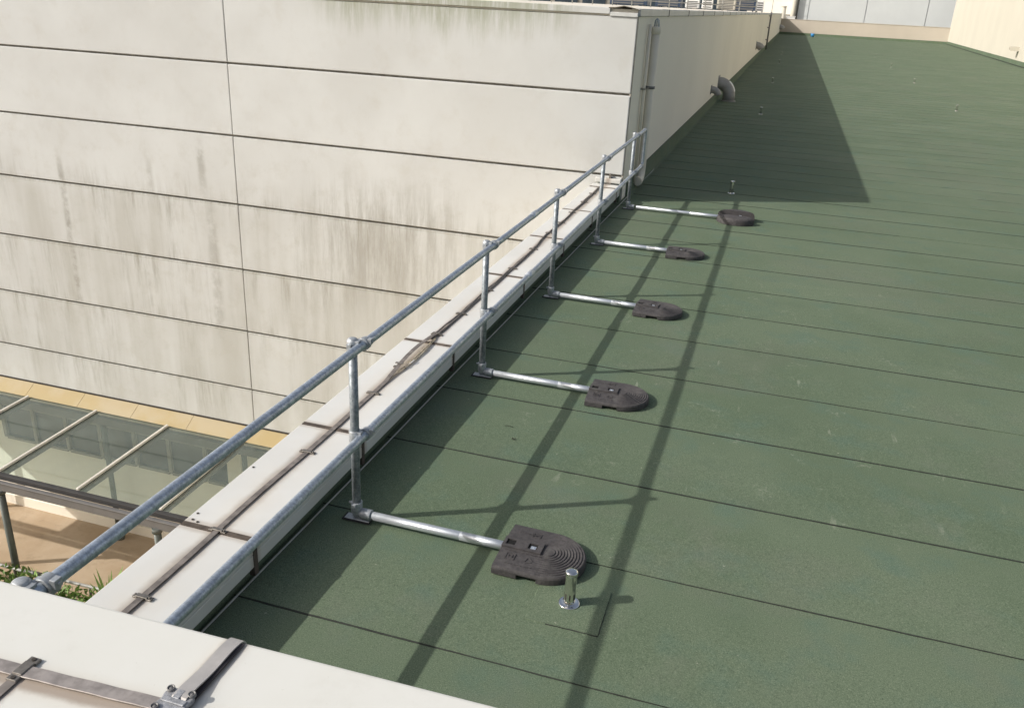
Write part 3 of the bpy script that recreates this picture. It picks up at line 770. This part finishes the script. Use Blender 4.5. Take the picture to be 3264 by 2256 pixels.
# ---------------------------------------------------------------- counterweights
def weight_meshes():
    x0, xc, xr, hy = -.225, .0, .225, .208          # flat end, start of the round, tip, half width
    out = []                                        # outline counter-clockwise, with notch flags
    def add(x, y, nt=0): out.append((x, y, nt))
    ns = 7
    for k in range(ns + 1): add(x0, hy - 2 * hy * k / ns)
    for x, nt in ((-.15, 0), (-.092, 0), (-.090, 1), (.0, 1), (.014, 1), (.016, 0)): add(x, -hy, nt)
    N = 30
    for k in range(1, N):
        q = -math.pi / 2 + math.pi * k / N; add(.02 + .205 * math.cos(q), hy * math.sin(q))
    for x, nt in ((.016, 0), (.014, 1), (.0, 1), (-.090, 1), (-.092, 0), (-.15, 0)): add(x, hy, nt)
    n = len(out)
    spine = lambda x, y: (min(max(x, x0), .02), 0.0)
    def ptx(o, s, z):
        sx, sy = spine(o[0], o[1]); return (sx + (o[0] - sx) * s, sy + (o[1] - sy) * s, z)
    rings = []
    def zt(s): return .046 + .018 * (1 - s) ** .6
    rings.append([ptx(o, .84 if o[2] else 1.0, .004) for o in out])
    rings.append([ptx(o, .84 if o[2] else 1.0, .026) for o in out])
    rings.append([ptx(o, 1.0, .027) for o in out])
    rings.append([ptx(o, 1.0, .034) for o in out])
    rings.append([ptx(o, .985, .0415) for o in out])
    rings.append([ptx(o, .955, zt(.955)) for o in out])
    K = 10
    for k in range(K):
        s = .90 - k * .078
        def zz(o, d):
            w = max(0.0, min(1.0, (o[0] + .02) / .05)); return zt(s) + d * w
        rings.append([ptx(o, s, zz(o, -.0036)) for o in out])
        rings.append([ptx(o, s - .016, zz(o, .0016)) for o in out])
    rings.append([ptx(o, .05, zt(.05)) for o in out])
    m = MB(); vs = [v for r in rings for v in r]
    fs = [(r * n + k, r * n + (k + 1) % n, (r + 1) * n + (k + 1) % n, (r + 1) * n + k) for r in range(len(rings) - 1) for k in range(n)]
    fs.append(tuple((len(rings) - 1) * n + k for k in range(n)))
    # flat end keeps its straight face
    m.add(vs, fs)
    zs = lambda y, e=0: zt(min(1, abs(y) / hy)) + e
    # raised spine with two square holes
    zb = .0725
    for (a, b_, c, d) in ((-.226, -.209, -.046, .046), (-.209, -.160, .024, .046), (-.209, -.160, -.046, -.024), (-.160, -.088, -.046, .046), (-.088, -.040, .024, .046), (-.088, -.040, -.046, -.024), (-.040, -.01, -.046, .046)):
        m.box(a, b_, c, d, .03, zb)
    m.box(-.20, .0, .058, .062, .05, zs(.06, .0035)); m.box(-.20, .0, -.062, -.058, .05, zs(.06, .0035))
    # raised square frames and recycling-style dashes
    def bar(ax, ay, bx, by, w=.0035):
        d = Vector((bx - ax, by - ay, 0)); L = d.length; d.normalize(); q = Vector((-d.y, d.x, 0)) * w / 2
        vs = []
        for (px, py) in ((ax, ay), (bx, by)):
            for sgn in (1, -1):
                x, y = px + q.x * sgn, py + q.y * sgn; vs += [(x, y, zs(y, -.004)), (x, y, zs(y, .0032))]
        m.add(vs, [(1, 3, 7, 5), (0, 1, 5, 4), (2, 6, 7, 3), (0, 2, 3, 1), (4, 5, 7, 6)])
    def sq(cx, cy, h):
        for (a, b_, c, d) in ((-h, -h, h, -h), (h, -h, h, h), (h, h, -h, h), (-h, h, -h, -h)): bar(cx + a, cy + b_, cx + c, cy + d)
    sq(-.155, -.105, .024); sq(-.155, -.105, .010); sq(-.075, .122, .021); bar(-.085, .115, -.065, .13)
    for k in range(3):
        q = k * 2.094; ux, uy = math.cos(q) * .021, math.sin(q) * .021; vx, vy = math.cos(q + 1.6) * .021, math.sin(q + 1.6) * .021
        bar(-.055 + ux, -.112 + uy, -.055 + vx, -.112 + vy, .006)
    for k in range(9): bar(-.17 + k * .017, -.163, -.160 + k * .017, -.163 + (k % 3) * .002, .003)
    for k in range(7): bar(-.18 + k * .014, .130 + (k % 2) * .006, -.171 + k * .014, .122, .003)
    body = m.mesh('body', RUB)
    h = MB(); h.box(-.208, -.161, -.0235, .0235, .03, .0662); h.box(-.087, -.041, -.0235, .0235, .03, .0662); hole = h.mesh('hole_shade', HOLE)  # black blocks paint the shade deep inside the square holes
    t = MB(); t.box(-.074, -.046, -.021, .008, .06, .0682); t.tube([(-.058, -.004, .0675), (-.058, -.004, .0705)], .005, 8); tab = t.mesh('metal_tab', ZINC)
    return body, hole, tab
WB, WH, WT = weight_meshes()
wl = ['dark rubber counterweight nearest the camera, beside the shiny roof vent',
      'second nearest ridged rubber counterweight, with a dead leaf lying on the roof before it',
      'ridged rubber counterweight in the middle of the row of five along the guard rail',
      'small looking ridged counterweight next to the upturned one, just outside the building shade']
w0 = None
for i, yv in enumerate(PY[1:5]):
    if w0 is None:
        w0 = thing('counterweight', wl[0], 'counterweight', (1.095, yv + .0, .006), 'rubber counterweights on the guard rail feet')
        put('body', WB, w0, None, .002, 1); put('hole_shade', WH, w0); put('metal_tab', WT, w0)
        o = w0
    else:
        o = copy_tree(w0); o.location = (1.095, yv, .006)
    o['label'] = wl[i]; o.rotation_euler.z = R((-1.0, 1.4, -1.6, 2.2)[i])
# weight on the last foot lies bottom up, channel showing
uw = thing('counterweight', 'upturned thick counterweight with open channel at the edge of the building shade', 'counterweight', (1.555, 8.62, .006), 'rubber counterweights on the guard rail feet')
for sgn in (1, -1):
    m = MB(); pts = [(.245, 0.066 * sgn), (.245, .080 * sgn), (.215, .082 * sgn), (.215, .110 * sgn), (.240, .112 * sgn)]
    for k in range(22):
        q = .48 + (math.pi - .14 - .48) * k / 21; pts.append((.272 * math.cos(q), (.262 * math.sin(q)) * sgn))
    pts.append((-.262, 0.066 * sgn))
    if sgn < 0: pts = pts[::-1]
    n = len(pts); rings = [(1.0, .0), (1.0, .046), (.985, .052), (.99, .060), (.96, .082), (.88, .098), (.70, .108), (.40, .113)]
    cym = .06 * sgn
    vs = [(x * s_, cym + (y_ - cym) * s_ if abs(y_) > .067 else 0.066 * sgn, z_) for s_, z_ in rings for x, y_ in pts]
    fs = [(r * n + k, r * n + (k + 1) % n, (r + 1) * n + (k + 1) % n, (r + 1) * n + k) for r in range(len(rings) - 1) for k in range(n)] + [tuple((len(rings) - 1) * n + k for k in range(n))]
    m.add(vs, fs)
    hb = m.build('half_body', RUB, uw, None, .004, 2); hb.scale = (1, 1, 1.22 if sgn > 0 else .92)
m = MB(); m.box(-.24, .21, -.064, .064, .0, .018); m.box(.02, .20, -.064, .064, .018, .055); m.build('channel_floor', RUB, uw)
m = MB(); m.box(.03, .065, -.022, .022, .060, .092); m.build('metal_tab', ZINC, uw)

# ---------------------------------------------------------------- roof vents
def vent_meshes():
    b = MB(); b.lathe([(.0285, .004), (.0285, .160)], (0, 0, 0), 'z', 24); P = b.mesh('pipe', CHROME)
    b = MB(); b.lathe([(.0295, .157), (.0315, .158), (.0315, .170), (.029, .1745), (.015, .176), (.0001, .1763)], (0, 0, 0), 'z', 24); Cp = b.mesh('cap', CHROME)
    b = MB(); b.lathe([(.053, .001), (.053, .0045), (.048, .0060), (.042, .0050), (.034, .0095), (.0287, .011)], (0, 0, 0), 'z', 28); F = b.mesh('flange', CHROME)
    b = MB()
    for k in range(8):
        q = 2 * math.pi * (k + .3) / 8; Mx = Matrix.Rotation(q, 4, 'Z')
        b.box(.0272, .0289, -.0035, .0035, .030, .062, 0, Mx); b.box(.0272, .0289, -.003, .003, .016, .024, 0, Mx)
    Sl = b.mesh('slot', DARK)
    return P, Cp, F, Sl
VP, VC, VF, VS = vent_meshes()
v0 = thing('roof_vent', 'large looking polished vent pipe right beside the nearest counterweight', 'vent', (1.305, -.293, .0075), 'steel vents standing on the green roof'); v0.scale = (1, 1, 1.1)
for nme, me in (('pipe', VP), ('cap', VC), ('flange', VF), ('slots', VS)): put(nme, me, v0)
vents = [(1.348, 10.676, 'vent in the building shade, just beyond the upturned counterweight'),
         (1.349, 23.086, 'second vent in the building shade, roughly level with the large wall duct'),
         (1.353, 36.09, 'third vent deep in the building shade counted from the guard rail'),
         (1.343, 52.0, 'fourth vent in the shade, small and far along the long wall'),
         (1.29, 64.2, 'last visible vent of the shaded row, nearest the end wall'),
         (7.515, 29.10, 'nearest vent out on the sunlit part of the roof'),
         (7.689, 42.35, 'second vent out on the sunlit part of the roof'),
         (7.985, 56.78, 'third tiny vent on the sunlit part of the roof'),
         (8.127, 71.02, 'farthest tiny vent on the sunlit part of the roof')]
for x, yv, lb in vents:
    o = copy_tree(v0); o.location = (x, yv, .004); o['label'] = lb
    o.scale = (1.1, 1.1, 1.15)
# cable lying along the foot of the parapet
cb = MB(); pts = [(-.243 + .0075 * (yv + 2.7) + .002 * math.sin(yv * 2.3), yv, .0125) for yv in [-2.7 + .3 * a for a in range(50)] if yv < 12.1] + [(-.135, 12.12, .012), (-.18, 12.3, .03), (-.19, 12.4, .10)]
cb.tube(pts, .0055, 8); tag(cb.build('cable', CABLE), 'thin pale cable lying on the roof at the foot of the low parapet', 'cable')
# litter
for k, (x, yv, lb) in enumerate(((.545, 1.24, 'dark curled dead leaf lying on the sunlit green roof'), (.46, 1.40, 'thin dark twig lying on the green roof'))):
    b = MB()
    if k == 0: b.add([(-.014, -.008, .001), (.0, -.014, .008), (.012, -.003, .003), (.015, .008, .009), (.001, .003, .002), (-.011, .007, .008)], [(0, 1, 4, 5), (1, 2, 3, 4)])
    else: b.tube([(-.03, 0, .003), (0, .004, .006), (.03, .002, .003)], .0018, 5)
    tag(b.build('leaf' if k == 0 else 'twig', TWIG, None, (x, yv, .006)), lb, 'leaf' if k == 0 else 'twig')

# ---------------------------------------------------------------- things on the shaded wall
dp = thing('downpipe', 'fat cream downpipe on the shaded wall beside the building corner', 'downpipe')
b = MB(); pts = [(-.115, 10.45, 2.44), (-.115, 10.45, .30)]
for a in range(1, 8):
    q = a / 7 * math.pi / 2; pts.append((-.115, 10.45 - .16 * (1 - math.cos(q)), .30 - .16 * math.sin(q)))
pts.append((-.115, 10.12, .14)); b.tube(pts, .064, 20); b.build('pipe', PIPE, dp)
b = MB(); b.lathe([(.064, 2.36), (.072, 2.365), (.072, 2.45), (.066, 2.462), (.045, 2.47), (.0001, 2.475)], (-.115, 10.45, 0), 'z', 20); b.build('collar', PIPE, dp)
b = MB()
for k in range(8):
    q = 2 * math.pi * k / 8; b.tube([(-.115 + .042 * math.cos(q), 10.45 + .042 * math.sin(q), 2.46), (-.115 + .032 * math.cos(q), 10.45 + .032 * math.sin(q), 2.56), (-.115, 10.45, 2.585)], .005, 5)
b.build('cage', GALV, dp)
b = MB(); b.lathe([(.065, 1.55), (.073, 1.55), (.073, 1.59), (.065, 1.59)], (-.115, 10.45, 0), 'z', 20); b.box(-.2, -.16, 10.40, 10.50, 1.55, 1.59); b.build('bracket', GUT, dp)
b = MB(); b.lathe([(.066, 10.12), (.073, 10.13), (.073, 10.19), (.066, 10.2)], (-.115, 0, .14), 'y', 20); b.build('joint_ring', PIPE, dp)
cp = thing('conduit', 'slim cream conduit fixed to the shaded wall left of the fat downpipe', 'pipe')
b = MB(); b.tube([(-.155, 10.05, 2.5), (-.155, 10.05, .12)], .026, 12); b.build('pipe', PIPE, cp)
b = MB(); b.box(-.2, -.125, 10.01, 10.09, 1.56, 1.585); b.tube([(-.125, 10.09, 1.572), (-.115, 10.30, 1.572)], .007, 6); b.build('clamp', FRAME, cp)
# duct elbows
def elbow(x, yv, z0, r, Rb, name, lab, band=False, end=90, grp='grey duct elbows on the shaded wall'):
    t = thing('duct_elbow', lab, 'duct', (XW, yv, 0), grp)
    b = MB(); pts = [(0.0, 0, z0)]
    for a in range(0, 9):
        q = a / 8 * R(end); pts.append((.05 + Rb * math.sin(q), 0, z0 - Rb * (1 - math.cos(q))))
    if end == 90: pts.append((.05 + Rb, 0, min(.01, z0 - Rb - .01)))
    b.tube(pts, r, 18); b.build('duct', DUCT, t)
    b = MB(); b.box(.002, .022, -r * 1.25, r * 1.25, z0 - r * 1.25, z0 + r * 1.25); b.build('wall_flange', DUCT, t)
    if end == 90:
        b = MB(); b.lathe([(r * 1.02, .0), (r * 1.25, .004), (r * 1.25, .02), (r * 1.02, .03)], (.05 + Rb, 0, .0), 'z', 18); b.build('roof_collar', DUCT, t)
    return t
e1 = elbow(XW, 26.3, .54, .195, .34, 'duct_elbow', 'large grey duct cowl with white patch, on the shaded wall at the roof edge')
b = MB(); n_ = 9; vs = []
for a in range(n_):
    q = .62 + a / (n_ - 1) * .72
    for w in (-.55, -.2, .15, .5):
        rr_ = .199; cxx, czz = .05 + .34 * math.sin(q), .54 - .34 * (1 - math.cos(q))
        vs.append((cxx + rr_ * math.cos(w) * math.sin(q), rr_ * math.sin(w), czz + rr_ * math.cos(w) * math.cos(q)))
b.add(vs, [(4 * a + c_, 4 * a + c_ + 1, 4 * a + c_ + 5, 4 * a + c_ + 4) for a in range(n_ - 1) for c_ in range(3)], 0, True)
b.build('white_patch', WHITE, e1)
elbow(XW, 23.6, .54, .10, .20, 'duct_elbow', 'small grey pipe bend beside the large duct cowl, nearer the camera', end=75)
elbow(XW, 53.8, .86, .20, .36, 'duct_elbow', 'grey duct stub far along the shaded wall, left of the thin pole', end=60)
elbow(XW, 128.0, 1.0, .30, .5, 'duct_elbow', 'tiny grey duct stub in the far corner by the tan end wall', end=60)
pp = thing('service_pole', 'thin upright pole on standoff brackets near the far end of the shaded wall', 'pole')
b = MB(); b.tube([(-.06, 71.7, .02), (-.06, 71.7, 2.78)], .06, 8); b.build('pole', GUT, pp)
b = MB(); b.tube([(-.06, 71.7, 2.78), (-.06, 71.7, 4.4)], .022, 8); b.build('mast', CABLE, pp)
for z in (.75, 1.65, 2.5):
    b = MB(); b.box(-.2, -.06, 71.1, 71.72, z - .03, z + .03); b.build('standoff', GUT, pp)

# ---------------------------------------------------------------- far end of the roof
ew = thing('end_wall', 'long low tan wall closing the far end of the green roof', 'wall')
p0, p1 = Vector((-.35, 133.0, 0)), Vector((21.4, 128.4, 0))
def oblong(mb, a, b_, th, z0, z1, mi=0):
    d = (b_ - a).normalized(); nrm = Vector((-d.y, d.x, 0)) * th
    P = [a, b_, b_ + nrm, a + nrm]
    mb.add([(p.x, p.y, z0) for p in P] + [(p.x, p.y, z1) for p in P], [(3, 2, 1, 0), (4, 5, 6, 7), (0, 1, 5, 4), (1, 2, 6, 5), (2, 3, 7, 6), (3, 0, 4, 7)], mi)
b = MB(); oblong(b, p0, p1, .4, -.2, 1.98); b.build('wall', ENDW, ew)
b = MB(); oblong(b, p0 + Vector((0, -.05, 0)), p1 + Vector((0, -.05, 0)), .5, 1.983, 2.05); b.build('coping', ENDW, ew)
b = MB(); oblong(b, p0 + Vector((0, -.12, 0)), p1 + Vector((-.02, -.12, 0)), .11, -.01, .30); b.build('upstand', MEM, ew)
rb = thing('cream_building', 'tall sunlit cream building rising at the right of the far roof', 'building')
q0, q1 = Vector((15.14, 22.0, 0)), Vector((21.42, 128.9, 0))
b = MB(); oblong(b, q0, q1, -9.0, -8.6, 16); b.build('wall', CREAMW, rb)
b = MB(); oblong(b, q0 + Vector((-.10, 0, 0)), q1 + Vector((-.10, -.2, 0)), -.09, -.01, .34); b.build('upstand', MEM, rb)
b = MB(); oblong(b, q0 + Vector((-.14, 0, 0)), q1 + Vector((-.14, -.2, 0)), -.13, .0, .05); b.build('upstand_lip', BIT, rb)
so_ = thing('wall_spout', 'small cream overflow spout sticking out of the sunlit right-hand wall', 'spout', (18.1, 72.3, 1.05))
b = MB(); b.box(-.62, .02, -.30, .30, -.08, .0); b.box(-.62, .02, -.30, -.24, 0, .22); b.box(-.62, .02, .24, .30, 0, .22)
b.build('trough', CREAMW, so_)
b = MB(); b.box(-.60, -.02, -.23, .23, .002, .05); b.build('outlet', FRAME, so_)
wb = thing('white_building', 'white panel-clad building behind the far tan wall', 'building')
b = MB(); b.box(1.9, 40, 139.2, 160, -8, 22); b.build('wall', WCLAD, wb)
xs = [1.9, 3.35, 11.26, 19.45, 27.6, 36]
for a in range(5):
    if a == 0:
        for zz in range(11):
            b = MB(); b.box(xs[0] + .05, xs[1] - .05, 139.0, 139.21, -2 + zz * 1.5 + .03, -2 + (zz + 1) * 1.5 - .03); b.build('cladding_panel', WCLAD, wb)
    else:
        b = MB(); b.box(xs[a] + .05, xs[a + 1] - .05, 139.0, 139.21, -2, 14); b.build('cladding_panel', WCLAD, wb)
bb = thing('beige_building', 'plain beige block half seen between the long wall and the white building', 'building')
b = MB(); b.box(-6, 1.2, 150, 170, -8, 16); b.build('wall', SIDE, bb)
b = MB(); b.box(-1.2, 1.1, 149.4, 149.98, -8, 2.6); b.build('plinth', FRAME, bb)
for x, zb, zt_, lb, r_ in ((-.15, 1.9, 3.6, 'stubby cream pillar at the far end of the long wall', .35), (1.25, 2.7, 9.0, 'taller cream pillar beside the white building edge', .35)):
    t = thing('pillar', lb, 'pillar', (x, 138.55, 0), 'cream pillars at the far end'); b = MB(); b.tube([(0, 0, -4), (0, 0, zt_)], r_, 14); b.build('shaft', CREAMW, t)
    b = MB(); b.tube([(0, 0, zt_), (0, 0, zt_ + .12)], r_ * 1.15, 14); b.build('cap', CREAMW, t)
t = thing('white_box', 'small white housing on top of the tan end wall beside the pillars', 'housing', (.95, 134.2, 0)); b = MB(); b.box(-.5, .7, -.3, .3, 1.5, 2.32); b.build('housing', WHITE, t); b = MB(); b.box(-.55, .75, -.35, .35, 2.322, 2.40); b.build('lid', WHITE, t)
t = thing('blue_bucket', 'tiny blue bucket at the foot of the end wall by the shade edge', 'bucket', (4.25, 124.5, .02))
b = MB(); b.lathe([(.001, 0), (.20, .0), (.25, .42), (.23, .42), (.18, .04), (.001, .04)], (0, 0, 0), 'z', 14); b.build('pail', BLUE, t)
b = MB(); b.tube([(.24 * math.cos(a * .35), .0, .42 + .2 * math.sin(a * .35)) for a in range(10)], .015, 5); b.build('handle', CABLE, t)

# ---------------------------------------------------------------- plant on the neighbouring roof
def ac(x, yv, w, d, h, mat, lab, nlouv=4):
    k_ = (yv + 53.7) / 63.7; x = 1.93 + (x - 1.93) * k_; w *= k_; h = min(h, .95) * 1.45; yv += 50
    t = thing('plant_unit', lab, 'plant unit', (x, yv, 2.70), 'air handling units on the neighbouring roof')
    b = MB(); b.box(-w / 2, w / 2, -d / 2, d / 2, .12, h); b.build('casing', mat, t, None, .02, 1)
    for sx in (-1, 1):
        b = MB(); b.box(sx * w * .38 - .06, sx * w * .38 + .06, -d / 2, d / 2, .0, .12); b.build('foot', GUT, t)
    for k in range(nlouv):
        b = MB(); z = .22 + k * (h - .35) / nlouv; b.box(-w * .40, w * .40, -d / 2 - .03, -d / 2 - .002, z, z + (h - .35) / nlouv * .5); b.build('louvre', GUT if mat is not GUT else WHITE, t)
    return t
ac(-9.3, 58, 2.6, 2, 2.2, NAVY, 'long dark blue plant unit at the left behind the roof edge')
ac(-6.6, 56, 1.7, 2, 2.0, NAVY, 'second dark plant unit, behind the roof edge right of the torn flashing')
ac(-5.0, 60, .9, 1.2, .75, WHITE, 'low white condenser between the dark plant units')
ac(-4.0, 55, .7, 1, .9, WHITE, 'white condenser right of the low one on the far roof')
ac(-2.75, 57, 1.2, 1.4, 1.9, CREAMW, 'slatted cream plant unit on the far roof', 6)
ac(-1.55, 61, 1.5, 1.4, 1.7, NAVY, 'dark blue plant unit right of the slatted cream one')
ac(-.55, 63, .45, .8, 1.6, WHITE, 'narrow white plant unit nearest the service pole')
rr = thing('roof_railing', 'thin grey railing along the edge of the neighbouring roof plant', 'railing')
for k, z in enumerate((3.02, 3.32, 3.75)):
    b = MB(); b.tube([(-13, 40.0, z), (-.45, 52.0, z)], .028, 6); b.build('rail', CABLE, rr)
for k in range(15):
    t = k / 14; b = MB(); b.tube([(-13 + 12.55 * t, 40 + 12 * t, 2.69), (-13 + 12.55 * t, 40 + 12 * t, 3.75)], .03, 6); b.build('rail_post', CABLE, rr)
ob = thing('dark_building', 'distant dark glazed block glimpsed over the neighbouring roof', 'building')
b = MB(); b.box(-120, -4.5, 175, 195, -8, 24); b.build('wall', FRAME, ob)
for k in range(16):
    b = MB(); b.box(-95 + k * 5.6, -95 + k * 5.6 + 4.6, 174.8, 175.02, 1.5, 9.5); b.build('window', DGLAZ, ob)
